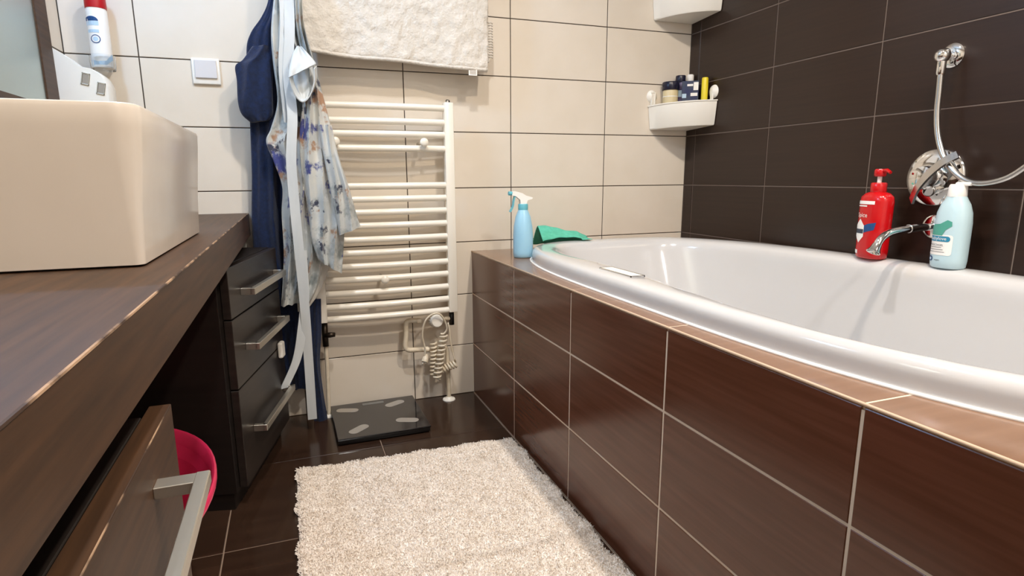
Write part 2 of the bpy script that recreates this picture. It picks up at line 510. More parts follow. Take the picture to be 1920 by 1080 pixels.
def bar_handle(parent, s0, s1, z, out, t=.012, name='handle', depth0=0):
    """square bar handle in local coords: face plane x=depth0, runs along +y"""
    h = MB().box((depth0 + out - t, s0, z - t / 2), (depth0 + out, s1, z + t / 2), .0012, 1)
    h.box((depth0, s0, z - t / 2), (depth0 + out - t * .5, s0 + t, z + t / 2), .0008, 1)
    h.box((depth0, s1 - t, z - t / 2), (depth0 + out - t * .5, s1, z + t / 2), .0008, 1)
    return h.build(name, M_nickel, parent, local=True)


# rotated drawer unit below the far end of the counter (local x = out of the front, y = along the front)
A = math.radians(13.5)
cab = thing('drawer_cabinet', (-.9591, -.5991, 0), 'dark wooden three-drawer cabinet standing askew beneath the far end of the countertop', 'drawer cabinet', -A)
DW = .463
MB().box((-.385, .0, .045), (-.021, DW, .628), .001, 1).build('carcass', M_carcass, cab, local=True)
MB().box((-.37, .004, 0), (-.03, DW - .01, .045)).build('plinth', M_carcass, cab, local=True)
for z0, z1, hz in ((.052, .314, .18), (.318, .495, .409), (.499, .626, .556)):
    d = MB().box((-.02, .022, z0), (0, DW - .002, z1), .0012, 1).build('drawer', M_drawer, cab, local=True)
    h = MB(); t = .013; out = .036
    h.box((out - t, .105, hz - .012), (out, .425, hz + .006), .0012, 1)
    h.box((0, .105, hz - .012), (out - t * .5, .118, hz + .006), .0008, 1); h.box((0, .412, hz - .012), (out - t * .5, .425, hz + .006), .0008, 1)
    c = d.location
    o = MB(); o.v = [tuple(Vector(p) - c) for p in h.v]; o.f = h.f
    o.build('handle', M_nickel, d, local=True)
lt = MB().box((.001, .385, .285), (.016, .42, .335), .005, 2).build('safety_latch', M_whiteplastic, cab, local=True)
lt['label'] = 'small white plastic safety latch'

# cabinet close to the camera
va = thing('vanity_cabinet', (-1.15, -1.7, 0), 'dark wooden cabinet under the countertop nearest the camera, worn drawer front', 'cabinet')
MB().box((XL + .02, -2.30, .06), (-.958, -1.455, .598), .001, 1).build('carcass', M_carcass, va)
MB().box((XL + .05, -2.28, 0), (-1.0, -1.47, .06)).build('plinth', M_carcass, va)
vd = MB().box((-.956, -2.0, .33), (-.935, -1.43, .600), .0007, 1).build('drawer', M_wood, va)
MB().tube([(-.9356, -1.432 - .56 * i / 40, .5995) for i in range(41)], .0008, 6).build('worn_edge', M_edge, vd)
h = MB(); t = .0125
h.box((-.902, -1.92, .5495), (-.902 + t, -1.525, .5495 + t), .001, 1)
h.box((-.935, -1.545, .5500), (-.896, -1.5256, .5613), .0006, 1); h.box((-.935, -1.92, .5500), (-.895, -1.901, .5620), .0006, 1)
h.build('handle', M_nickel, vd)
MB().box((-.956, -2.0, .075), (-.935, -1.43, .326), .0007, 1).build('drawer', M_wood, va)

# pink oval tub
pk = thing('laundry_tub', (-1.185, -1.02, 0), 'bright pink plastic oval tub under the countertop between the two cabinets', 'tub')


def oval_bucket():
    V = []; Fc = []; n = 56
    lv = [(0, .44), (.01, .47), (.285, .965), (.287, 1.0), (.297, 1.0), (.300, .985), (.297, .965), (.27, .94), (.012, .45)]
    for z, k in lv:
        for i in range(n):
            a = 2 * math.pi * i / n; V.append((-1.185 + .222 * k * math.cos(a), -1.02 + .335 * k * math.sin(a), z))
    for k in range(len(lv) - 1):
        for i in range(n):
            j = (i + 1) % n; Fc.append((k * n + i, k * n + j, (k + 1) * n + j, (k + 1) * n + i))
    Fc.append(tuple(range(n))); Fc.append(tuple((len(lv) - 1) * n + i for i in range(n))); return V, Fc


v, f = oval_bucket(); mesh_obj('tub_body', v, f, M_pink, pk, True, angle=50)

# ------------------------------------------------------------------ mirror, left corner things
mi = thing('wall_mirror', (XL, -.9, .98), 'large mirror in a dark wooden frame on the left wall above the washbasin', 'mirror')
MB().box((XL + .001, -1.6, 1.0), (XL + .010, -.20, 1.78)).build('mirror_glass', M_mirror, mi)
for lo, hi in (((-1.6, .99), (-1.515, 1.79)), ((-.223, .99), (-.137, 1.79)), ((-1.515, .99), (-.223, 1.03)), ((-1.515, 1.75), (-.223, 1.79))):
    MB().box((XL + .0005, lo[0], lo[1]), (XL + .014, hi[0], hi[1]), .001, 1).build('frame_rail', M_wood, mi)
ml = thing('cool_fill_lamp', (XL, -.62, 1.86), 'slim cool white fill lamp added above the mirror on the left wall', 'lamp')
MB().box((XL + .001, -.66, 1.85), (XL + .06, -.58, 1.87), .002, 1).build('arm', M_chrome, ml)
MB().box((XL + .05, -.86, 1.885), (XL + .075, -.38, 1.90), .004, 1).build('diffuser', M_coolbulb, ml)
for i, (p, e, _c) in enumerate(LAMPS):
    cl = thing('ceiling_lamp', (p[0], p[1], ZC), ['round flush ceiling lamp over the bath mat', 'round flush ceiling lamp between the bath mat and the bathtub', 'round flush fill lamp added at the entrance end of the ceiling'][i], 'lamp', group='flush ceiling lamps')
    MB().lathe([(.10, 0), (.10, .025), (.085, .03)], (p[0], p[1], ZC - .031)).build('ring', M_nickel, cl, True, 40)
    MB().lathe([(.05, 0), (.08, .004), (.082, .012)], (p[0], p[1], ZC - .040)).build('diffuser', M_bulb, cl, True, 40)

# ------------------------------------------------------------------ surface prints


def text2d(body, size):
    cu = bpy.data.curves.new('t', 'FONT'); cu.body = body; cu.size = size; cu.align_x = 'CENTER'; cu.align_y = 'CENTER'; cu.resolution_u = 2
    o = bpy.data.objects.new('t', cu); col.objects.link(o); bpy.context.view_layer.update()
    me = bpy.data.meshes.new_from_object(o.evaluated_get(bpy.context.evaluated_depsgraph_get()))
    v = [(p.co.x, p.co.y) for p in me.vertices]; f = [tuple(q.vertices) for q in me.polygons]
    bpy.data.objects.remove(o); bpy.data.curves.remove(cu); bpy.data.meshes.remove(me); return v, f


def poly2d(pts, cell=.006):
    """fill a polygon, cut into slim columns so that it can bend"""
    bm = bmesh.new(); bm.faces.new([bm.verts.new((x, y, 0)) for x, y in pts])
    x0, x1 = min(p[0] for p in pts), max(p[0] for p in pts); k = x0 + cell
    while k < x1:
        bmesh.ops.bisect_plane(bm, geom=bm.verts[:] + bm.edges[:] + bm.faces[:], plane_co=(k, 0, 0), plane_no=(1, 0, 0)); k += cell
    bmesh.ops.triangulate(bm, faces=bm.faces[:]); bm.verts.index_update()
    r = [(v.co.x, v.co.y) for v in bm.verts], [tuple(v.index for v in f.verts) for f in bm.faces]; bm.free(); return r


def rect2d(x0, x1, y0, y1, r=0):
    return poly2d(rrect(x0, x1, y0, y1, r, 4) if r else [(x0, y0), (x1, y0), (x1, y1), (x0, y1)])


def disc2d(cx, cy, r, n=20): return poly2d([(cx + r * math.cos(2 * math.pi * i / n), cy + r * math.sin(2 * math.pi * i / n)) for i in range(n)])


class OvalBottle:
    """bottle with superellipse sections; prof = [(z, a, b)] half-width a (local y) and half-depth b (local x, front = +x)"""

    def __init__(s, base, face, prof, n=2.4): s.base = Vector(base); s.face = face; s.prof = prof; s.n = n

    def ab(s, z):
        P = s.prof
        for p, q in zip(P[:-1], P[1:]):
            if p[0] <= z <= q[0] and q[0] > p[0]: t = (z - p[0]) / (q[0] - p[0]); return lerp(p[1], q[1], t), lerp(p[2], q[2], t)
        return P[-1][1:]

    def pt(s, phi, a, b, z, off=0):
        c, q = math.cos(phi), math.sin(phi); e = 2 / s.n
        x = (b + off) * math.copysign(abs(c) ** e, c); y = (a + off) * math.copysign(abs(q) ** e, q)
        ca, sa = math.cos(s.face), math.sin(s.face)
        return s.base + Vector((x * ca - y * sa, x * sa + y * ca, z))

    def mesh(s, n=40):
        V = []; Fc = []
        for z, a, b in s.prof: V += [s.pt(2 * math.pi * i / n, a, b, z) for i in range(n)]
        for k in range(len(s.prof) - 1):
            for i in range(n):
                j = (i + 1) % n; Fc.append((k * n + i, k * n + j, (k + 1) * n + j, (k + 1) * n + i))
        Fc.append(tuple(range(n))); Fc.append(tuple((len(s.prof) - 1) * n + i for i in range(n))); return V, Fc

    def onto(s, vf, off=.0006):
        out = []
        for x, z in vf[0]:
            a, b = s.ab(z); sx = max(-.99, min(.99, x / a))          # x measured across the front
            phi = math.copysign(math.asin(abs(sx) ** (s.n / 2)), sx)
            out.append(s.pt(phi, a, b, z, off))
        return out, vf[1]

    def print(s, name, vf, mt, parent, off=.0006):
        v, f = s.onto(vf, off); return mesh_obj(name, v, f, mt, parent)


def shift(vf, dx, dy): return [(x + dx, y + dy) for x, y in vf[0]], vf[1]


# aerosol can with red cap in a clear wall cup, left corner
cc = (-1.272, -.068, 1.152)
can = thing('aerosol_can', cc, 'white and blue aerosol can with a red cap in the left corner', 'spray can')
cb = OvalBottle(cc, math.radians(-80), [(0, .021, .021), (.004, .025, .025), (.02, .0262, .0262), (.15, .0262, .0262), (.162, .024, .024)], 2.0)
v, f = cb.mesh(); mesh_obj('can_body', v, f, M_white, can, True, angle=40)
MB().lathe([(.0262, .158), (.0266, .165), (.0255, .215), (.021, .225)], cc).build('cap', M_inkred, can, True, 40)
cb.print('oval_emblem', poly2d([(-.014 + .017 * math.cos(math.pi * i / 12) + .0, .122 + .012 * math.sin(math.pi * i / 12)) for i in range(13)]), M_inkblue, can)
cb.print('pale_band', rect2d(-.030 + .0, .002, .110, .121, .002) if False else rect2d(-.025, .003, .110, .1215), M_inkpale, can)
cb.print('text_block', rect2d(-.0235, .002, .091, .099), M_inkpale, can)
cb.print('ring_outer', disc2d(-.008, .074, .0115), M_inkblue, can, .0006)
cb.print('ring_inner', disc2d(-.008, .074, .0092), M_white, can, .0010)
cb.print('ring_core', disc2d(-.008, .074, .0062), M_inkpale, can, .0014)
cb.print('wave_band', poly2d([(-.025, .020), (-.01, .015), (.01, .018), (.025, .038), (.025, .022), (.01, .007), (-.025, .006)]), M_inkpale, can)
cup = thing('wall_cup', (cc[0], cc[1], cc[2] - .006), 'clear plastic wall cup holding the aerosol can', 'holder')
MB().lathe([(.030, 0), (.031, .003), (.0325, .04), (.0312, .04), (.0295, .0045), (.002, .0045)], (cc[0], cc[1], cc[2] - .0055), n=32, cap=False).build('cup_shell', M_clear, cup, True, 40)
MB().box((cc[0] - .01, cc[1] + .031, cc[2] + .005), (cc[0] + .01, -.0002, cc[2] + .03), .002, 1).build('bracket', M_clear, cup)

# white organiser with two chrome rimmed slots
og = thing('organiser', (-1.31, -.10, .728), 'tall white plastic organiser with two chrome-rimmed slots behind the washbasin', 'organiser')
prof = spline([(-1.376, 1.192), (-1.345, 1.172), (-1.315, 1.147), (-1.285, 1.139), (-1.262, 1.122), (-1.251, 1.095)], 5)
prof2 = [(p.x, p.y) for p in prof] if False else None
P2 = spline([(-1.376, 1.192, 0), (-1.345, 1.172, 0), (-1.315, 1.147, 0), (-1.285, 1.139, 0), (-1.262, 1.122, 0), (-1.251, 1.095, 0)], 5)
pts = [(p.x, p.y) for p in P2] + [(-1.258, .7285), (-1.376, .7285)]
n = len(pts); yv = (-.135, -.129, -.06, -.055); ins = (.004, 0, 0, .004); V = []; cxm, czm = -1.315, .95
for y, k in zip(yv, ins): V += [(x + (cxm - x) * k * 10, y, z + (czm - z) * k * 2) for x, z in pts]
Fc = [tuple(range(n)), tuple(3 * n + i for i in range(n))]
for k in range(3):
    for i in range(n): Fc.append((k * n + i, k * n + (i + 1) % n, (k + 1) * n + (i + 1) % n, (k + 1) * n + i))
mesh_obj('organiser_body', V, Fc, M_whiteplastic, og, True, angle=35)
for (sx, sz) in ((-1.303, 1.112), (-1.269, 1.088)):
    Mx = Matrix.Translation((sx, -.136, sz)) @ Matrix.Rotation(math.radians(12), 4, 'Y')
    r = MB()
    for lo, hi in (((-.010, -.002, -.016), (-.007, .002, .016)), ((.007, -.002, -.016), (.010, .002, .016)), ((-.010, -.002, -.016), (.010, .002, -.013)), ((-.010, -.002, .013), (.010, .002, .016))):
        r.box(lo, hi, .0008, 1, Mx)
    sl = r.build('slot_rim', M_chrome, og)
    MB().box((-.007, -.0008, -.013), (.007, .002, .013), 0, 1, Mx).build('slot', M_padgrey, sl)

# light switch
sw = thing('light_switch', (-1.013, 0, 1.128), 'white rocker light switch with grey surround on the pale wall tiles', 'light switch')
MB().box((-1.053, -.009, 1.128), (-.973, -.0002, 1.206), .004, 3).build('frame', M_whiteplastic, sw, True, 40)
MB().box((-1.044, -.0145, 1.146), (-.982, -.006, 1.200), .002, 2).build('rocker', M_greyplastic, sw)

# ------------------------------------------------------------------ hanging cloth


def drape(name, rows, mt, parent, depth=.03, amp=.008, folds=4, seed=0, nu=40, per=7, drift=1.0, flat=.35, crease=0):
    """closed hanging cloth: rows = [((xl, yl), (xr, yr), Y)] control edges (measured) from top to bottom"""
    L = spline([at(*r[0], 'Y', r[2]) for r in rows], per); R = spline([at(*r[1], 'Y', r[2]) for r in rows], per); V = []; Fc = []
    rr = random.Random(seed); ph = rr.random() * 6.3; ph2 = rr.random() * 6.3; K = len(L)
    for k in range(K):
        s = k / (K - 1)
        for side in (0, 1):
            for i in range(nu + 1):
                u = i / nu if side == 0 else 1 - i / nu
                p = L[k].lerp(R[k], u); e = math.sqrt(max(0, 1 - (2 * u - 1) ** 2))
                w = math.sin(u * folds * 2 * math.pi + ph + drift * s * 2 + .8 * math.sin(3 * u + ph2)) + .5 * math.sin(u * folds * 3.7 * math.pi + ph2 - drift * s * 3.1)
                if crease: w = lerp(w, 1.6 * (1 - 2 * abs(math.sin(u * folds * math.pi * 1.15 + ph + drift * s * 2 + 1.2 * math.sin(2.3 * u + 2.1 * s + ph2)))), crease)
                fold = amp * w * (.25 + .75 * e)
                y = -depth / 2 * e - fold if side == 0 else depth / 2 * e - fold * flat
                V.append((p.x, p.y + y, p.z))
    n = 2 * (nu + 1)
    for k in range(K - 1):
        for i in range(n):
            j = (i + 1) % n; Fc.append((k * n + i, k * n + j, (k + 1) * n + j, (k + 1) * n + i))
    Fc.append(tuple(range(n))); Fc.append(tuple((K - 1) * n + i for i in range(n)))
    o = mesh_obj(name, V, Fc, mt, parent, True, angle=60); return o


def hrow(y, xl, xr, Y): return ((xl, y), (xr, y), Y)


# towel and its rail
rail = thing('towel_rail', (-.43, 0, 1.72), 'chrome towel rail on the back wall carrying the white towel', 'towel rail')
MB().tube([(-.80, -.07, 1.74), (-.06, -.07, 1.74)], .008, 12).build('rod', M_chrome, rail, True)
for x in (-.79, -.07):
    MB().tube([(x, -.0005, 1.74), (x, -.07, 1.74)], .007, 10).build('post', M_chrome, rail, True)
    MB().lathe([(.022, 0), (.022, .006), (.015, .010)], (x, -.0005, 1.74), (0, -1, 0)).build('rosette', M_chrome, rail, True, 40)
tw = thing('towel', (-.43, -.14, 1.19), 'white terry towel hanging above the towel radiator', 'towel')


def towel_sheet():
    """one cloth: front layer up over the rod and down the back"""
    V = []; Fc = []; nu = 60; path = []
    for k in range(30): path.append((-.138 + .006 * math.sin(k / 5), lerp(0, 1, k / 29)))
    rows = []
    for k in range(26): rows.append(('f', k / 25))
    for k in range(1, 7): rows.append(('t', k / 7))
    for k in range(20): rows.append(('b', k / 19))
    for kind, s in rows:
        for i in range(nu + 1):
            u = i / nu; x = lerp(-.731, -.116, u)
            zb = lerp(1.236, 1.207, u) - .004 * math.sin(u * 9) - .006 * math.sin(u * math.pi) ** 2
            ripple = .006 * math.sin(u * 7 + 1.3) + .004 * math.sin(u * 17) + .003 * math.sin(u * 5 + s * 6)
            if kind == 'f': z = lerp(zb, 1.74, s); y = lerp(-.090, -.083, s) - ripple * (1 - s) ; xx = x - .004 * (1 - s) * math.sin(u * 3)
            elif kind == 't': a = math.pi * s; z = 1.74 + .014 * math.sin(a); y = -.07 - .013 * math.cos(a); xx = x
            else: z = lerp(1.74, 1.242 + .01 * math.sin(5 * u), s); y = lerp(-.057, -.052, s) - ripple * .4 * s; xx = x + .018 * u * s
            V.append((xx, y, z))
    for k in range(len(rows) - 1):
        for i in range(nu): a = k * (nu + 1) + i; Fc.append((a, a + 1, a + nu + 2, a + nu + 1))
    return V, Fc


v, f = towel_sheet(); ts = mesh_obj('cloth', v, f, M_towel, tw, True)
sd = ts.modifiers.new('th', 'SOLIDIFY'); sd.thickness = .009; sd.offset = 0
tx = bpy.data.textures.new('terry', 'CLOUDS'); tx.noise_scale = .03; tx.noise_depth = 3
ss = ts.modifiers.new('sub', 'SUBSURF'); ss.levels = 1; ss.render_levels = 2
dm = ts.modifiers.new('dis', 'DISPLACE'); dm.texture = tx; dm.strength = .012; dm.mid_level = .5
hem = MB().tube([(lerp(-.729, -.120, i / 40), -.0895 - .006 * math.sin(i / 40 * 7 + 1.3) - .004 * math.sin(i / 40 * 17) - .003 * math.sin(i / 40 * 5), lerp(1.236, 1.207, i / 40) - .004 * math.sin(i / 40 * 9) - .006 * math.sin(i / 40 * math.pi) ** 2 - .002) for i in range(41)], .0065, 8)
hem.build('hem', M_towel, tw, True)
fr = MB()
for i in range(14): fr.tube([(-.106, -.054, 1.252 + i * .0087), (-.092, -.056, 1.254 + i * .0087), (-.088, -.055, 1.249 + i * .0087)], .0030, 6)
fr.build('fringe', M_towel, tw, True)
tg = MB().box((-.190, -.0975, 1.181), (-.160, -.0965, 1.208)).build('care_tag', M_white, tw); tg['label'] = 'small white care tag with grey print'
for i in range(4): MB().box((-.186, -.0980, 1.185 + i * .0042), (-.164, -.0974, 1.187 + i * .0042)).build('print_line', M_padgrey, tg)

# hooks
for i, (hx, hy, lb) in enumerate(((-.815, 1.66, 'chrome wall hook carrying the navy bathrobe'), (-.745, 1.66, 'chrome wall hook carrying the floral robe'))):
    hk = thing('wall_hook', (hx, 0, hy), lb, 'hook', group='robe hooks')
    MB().lathe([(.018, 0), (.018, .005), (.012, .008)], (hx, -.0005, hy), (0, -1, 0)).build('rosette', M_chrome, hk, True, 40)
    MB().tube(spline([(hx, -.003, hy), (hx, -.04, hy - .005), (hx, -.085 - .05 * i, hy - .01), (hx, -.105 - .05 * i, hy + .025)], 5), .006, 10).build('peg', M_chrome, hk, True)

# navy bathrobe
nv = thing('navy_bathrobe', (-.85, -.07, .1), 'navy blue terry bathrobe hanging behind the floral robe', 'bathrobe')
drape('robe_body', [hrow(-190, 515, 540, -.07), hrow(-60, 510, 540, -.065), hrow(0, 503, 535, -.062), hrow(32, 490, 538, -.06), hrow(62, 470, 540, -.06), hrow(95, 462, 545, -.06), hrow(170, 466, 548, -.06), hrow(240, 469, 548, -.06),
                    hrow(330, 472, 550, -.062), hrow(420, 472, 556, -.062), hrow(500, 480, 570, -.062), hrow(560, 500, 592, -.06), hrow(610, 515, 593, -.06), hrow(680, 530, 592, -.058), hrow(725, 540, 584, -.056)],
      M_navy, nv, .055, .011, 2.2, 3, crease=.35)
drape('sleeve', [hrow(88, 472, 512, -.085), ((455, 112), (512, 104), -.095), ((441, 124), (512, 122), -.10), hrow(152, 444, 512, -.105), hrow(190, 446, 512, -.105), hrow(214, 453, 512, -.10), ((470, 230), (505, 226), -.095)],
      M_navy, nv, .05, .007, 1.2, 5, crease=.3)
drape('belt', [hrow(560, 578, 602, -.085), hrow(620, 577, 603, -.085), hrow(680, 580, 600, -.085), hrow(740, 589, 607, -.08), hrow(775, 587, 613, -.075), hrow(795, 590, 615, -.07)], M_navy, nv, .022, .004, 1.2, 8)

# floral satin robe
fo = thing('floral_robe', (-.75, -.15, .03), 'pale satin robe with blue flowers hanging beside the towel radiator', 'robe')
drape('left_panel', [hrow(-185, 545, 575, -.125), hrow(-60, 520, 566, -.135), hrow(0, 513, 562, -.14), hrow(60, 508, 566, -.14), hrow(120, 512, 584, -.14), hrow(190, 520, 600, -.14), hrow(240, 508, 612, -.14), hrow(266, 499, 614, -.14),
                     hrow(305, 514, 612, -.14), hrow(350, 529, 610, -.14), hrow(400, 528, 606, -.14), hrow(470, 532, 608, -.14), hrow(530, 530, 598, -.138), ((527, 574), (586, 560), -.136)], M_floral, fo, .05, .016, 2.6, 11, crease=.7, drift=1.6)
drape('middle_panel', [hrow(-60, 548, 566, -.165), hrow(40, 553, 570, -.168), hrow(110, 566, 588, -.17), hrow(180, 568, 606, -.175), hrow(250, 562, 624, -.178), hrow(320, 566, 640, -.18), hrow(400, 578, 646, -.18), hrow(450, 584, 645, -.18), ((597, 488), (641, 513), -.18)],
      M_floral, fo, .04, .013, 1.8, 12, crease=.6, drift=2.2)
drape('sleeve', [hrow(235, 596, 622, -.20), hrow(290, 606, 634, -.205), hrow(350, 618, 654, -.21), hrow(400, 628, 668, -.21), ((636, 441), (676, 424), -.21)], M_floral, fo, .045, .008, 1.2, 14, crease=.6)
drape('lining', [hrow(430, 560, 625, -.118), hrow(480, 556, 620, -.118), hrow(512, 556, 614, -.118), hrow(550, 556, 598, -.116), hrow(584, 558, 574, -.115)], M_lining, fo, .018, .004, 1.5, 15)


def belt(name, pts, hw, Y, twist=0):
    P = spline([at(x, y, 'Y', Y + dy) for x, y, dy in pts], 8); W = []
    for k in range(len(P)):
        a = twist * k / (len(P) - 1); W.append(Vector((math.cos(a) * hw, math.sin(a) * hw, 0)))
    return MB().ribbon(P, W, .0025).build(name, M_satin, fo, True, 30)


belt('belt_end', [(540, -90, .02), (541, -10, .015), (543, 60, .01), (540, 140, .01), (548, 215, -.005), (546, 300, -.01), (552, 380, -.012), (562, 480, -.010), (571, 570, 0), (579, 680, .02), (586, 786, .03)], .0145, -.192)
belt('belt_end', [(566, 470, 0), (571, 560, 0), (566, 620, -.005), (556, 675, -.012), (533, 728, -.03)], .0145, -.178, .5)
belt('belt_strand', [(530, -120, 0), (528, -60, 0), (533, 40, 0), (530, 130, 0), (540, 230, 0)], .012, -.178, .4)
drape('belt_bow', [((556, 87), (566, 88), -.205), ((550, 98), (581, 104), -.216), ((546, 112), (591, 116), -.227), ((542, 130), (592, 121), -.234), ((540, 146), (586, 124), -.238)], M_satin, fo, .016, .004, 1.0, 21, nu=24, per=5)
drape('belt_bow', [hrow(112, 551, 586, -.195), hrow(140, 549, 590, -.195), hrow(162, 552, 588, -.197), hrow(180, 561, 580, -.203), hrow(190, 567, 573, -.208)], M_satin, fo, .010, .004, 1.0, 22, nu=20, per=5)
P = spline([at(x, y, 'Y', yy) for x, y, yy in ((547, 130, -.232), (547, 152, -.226), (556, 176, -.220), (569, 188, -.217), (582, 178, -.220), (591, 152, -.226), (591, 126, -.232))], 8)
MB().ribbon(P, [Vector((.004, .010, .006)) for _ in P], .003).build('belt_bow', M_satin, fo, True, 30)

# ------------------------------------------------------------------ towel radiator with pipes and cord
rd = thing('towel_radiator', (-.49, -.07, .35), 'white ladder towel radiator on the cream tiled back wall', 'radiator')
for x in (-.722, -.260):
    MB().box((x - .0165, -.0865, .352), (x + .0165, -.0535, 1.092), .004, 2).build('post', M_radiator, rd, True, 40)
    MB().lathe([(.009, 0), (.009, .006), (.005, .010)], (x, -.07, 1.092)).build('vent_plug', M_chrome, rd, True, 40)
for z in (1.072, 1.024, .983, .936, .812, .768, .724, .679, .632, .587, .541, .496, .449, .403, .361):
    MB().tube([(lerp(-.722, -.260, i / 20), -.072 - .012 * (1 - (2 * i / 20 - 1) ** 2), z) for i in range(21)], .0112, 14).build('bar', M_radiator, rd, True)
for x, z in ((-.354, .956), (-.646, .956), (-.507, .493)):
    b = MB().tube([(x, -.0005, z), (x, -.103, z)], .006, 10).build('bracket', M_radiator, rd, True)
    MB().lathe([(.0135, 0), (.0145, .003), (.012, .007), (.004, .009)], (x, -.102, z), (0, -1, 0)).build('knob', M_radiator, b, True, 50)

pp = thing('radiator_pipework', (-.35, -.05, 0), 'white painted heating pipe loop with thermostat valve under the radiator, on the right', 'heating pipe')
MB().tube(spline([(-.375, -.055, .322), (-.40, -.053, .326), (-.420, -.05, .326), (-.431, -.05, .315), (-.433, -.05, .27), (-.437, -.05, .232), (-.428, -.05, .217), (-.40, -.05, .214), (-.36, -.05, .211)], 6), .0092, 10).build('loop_pipe', M_pipewhite, pp, True)
MB().tube(spline([(-.36, -.05, .211), (-.32, -.05, .211), (-.292, -.05, .212), (-.281, -.049, .203), (-.279, -.047, .17), (-.277, -.045, .09), (-.276, -.044, .001)], 6), .0082, 10).build('riser', M_pipewhite, pp, True)
MB().lathe([(.0245, 0), (.023, .004), (.012, .008), (.009, .012)], (-.276, -.044, .0005)).build('floor_flange', M_whiteplastic, pp, True, 40)
MB().tube([(-.262, -.06, .352), (-.262, -.06, .30)], .0095, 12).build('connector', M_black, pp, True)
for p, q, r in (((-.392, -.055, .325), (-.378, -.055, .323), .0105), ((-.352, -.05, .211), (-.368, -.05, .211), .0105), ((-.300, -.05, .212), (-.288, -.05, .212), .0105), ((-.262, -.058, .325), (-.30, -.058, .324), .008)):
    MB().tube([p, q], r, 12).build('union_nut', M_pipewhite, pp, True, 40)
hd = MB().lathe([(.022, 0), (.0255, .006), (.025, .03), (.021, .036), (.005, .037)], (-.327, -.055, .322), (.1, -.9, .1), 28).build('thermostat_head', M_whiteplastic, pp, True, 40)
for i in range(16):
    a = 2 * math.pi * i / 16
    d = Vector((.1, -.9, .1)).normalized(); ax = d.orthogonal().normalized(); ay = d.cross(ax)
    c0 = Vector((-.327, -.055, .322)) + (ax * math.cos(a) + ay * math.sin(a)) * .0251
    MB().tube([c0 + d * .008, c0 + d * .029], .0013, 5).build('grip_rib', M_padgrey, hd)

cr = thing('heater_cord', (-.32, -.06, .1), 'coiled cream power cord with plug hanging by the thermostat valve', 'power cord')
MB().tube(spline([at(x, y, 'Y', yy) for x, y, yy in ((796, 668, -.075), (797, 655, -.080), (792, 630, -.088), (796, 605, -.098), (808, 591, -.104), (822, 588, -.105), (832, 598, -.100), (838, 615, -.09), (833, 625, -.085), (826, 626, -.082))], 6), .0036, 8).build('lead', M_pipewhite, cr, True)


def helix(p0, p1, r, turns, rt, side=Vector((1, 0, 0))):
    p0, p1 = Vector(p0), Vector(p1); t = (p1 - p0).normalized(); a = (side - t * side.dot(t)).normalized(); b = t.cross(a); n = int(turns * 14)
    return [p0.lerp(p1, i / n) + (a * math.cos(2 * math.pi * turns * i / n) + b * math.sin(2 * math.pi * turns * i / n)) * r for i in range(n + 1)]


MB().tube(helix(at(832, 628, 'Y', -.08), at(819, 712, 'Y', -.085), .0122, 10, 0), .0043, 7).build('coil', M_pipewhite, cr, True)
MB().tube(helix(at(813, 642, 'Y', -.062), at(813, 705, 'Y', -.064), .0105, 9, 0), .0042, 7).build('coil', M_pipewhite, cr, True)
MB().tube(helix(at(826, 694, 'Y', -.07), at(856, 681, 'Y', -.075), .0122, 6, 0, Vector((0, 0, 1))), .0043, 7).build('coil', M_pipewhite, cr, True)
MB().tube(spline([at(x, y, 'Y', -.075) for x, y in ((853, 676), (848, 655), (845, 640), (843, 620), (840, 605))], 5), .0032, 7).build('lead', M_pipewhite, cr, True)
pl = MB().lathe([(.004, 0), (.007, .006), (.0115, .014), (.0125, .024), (.012, .030)], at(800, 664, 'Y', -.07), (-.35, -.35, -.8), 20).build('plug', M_pipewhite, cr, True, 40)
pb = at(800, 664, 'Y', -.07); dv = Vector((-.35, -.35, -.8)).normalized()
for s in (-1, 1):
    q = pb + dv * .03 + Vector((.0055 * s, 0, 0)); MB().tube([q, q + dv * .012], .002, 8).build('pin', M_nickel, pl, True)

lp = thing('radiator_pipe', (-.72, -.05, 0), 'cream heating pipe with dark brass valve below the left radiator post', 'heating pipe')
MB().tube(spline([(-.716, -.055, .27), (-.716, -.052, .18), (-.719, -.05, .09), (-.721, -.05, .001)], 6), .007, 10).build('riser', M_pipewhite, lp, True)
MB().tube([(-.716, -.06, .352), (-.716, -.06, .265)], .0105, 12).build('valve_body', M_valve, lp, True)
MB().tube([(-.716, -.065, .305), (-.700, -.072, .306), (-.684, -.076, .307)], [.0095, .0095, .0075], 12).build('valve_spindle', M_valve, lp, True)
MB().lathe([(.017, 0), (.016, .005), (.009, .009)], (-.721, -.05, .0005)).build('floor_flange', M_whiteplastic, lp, True, 40)

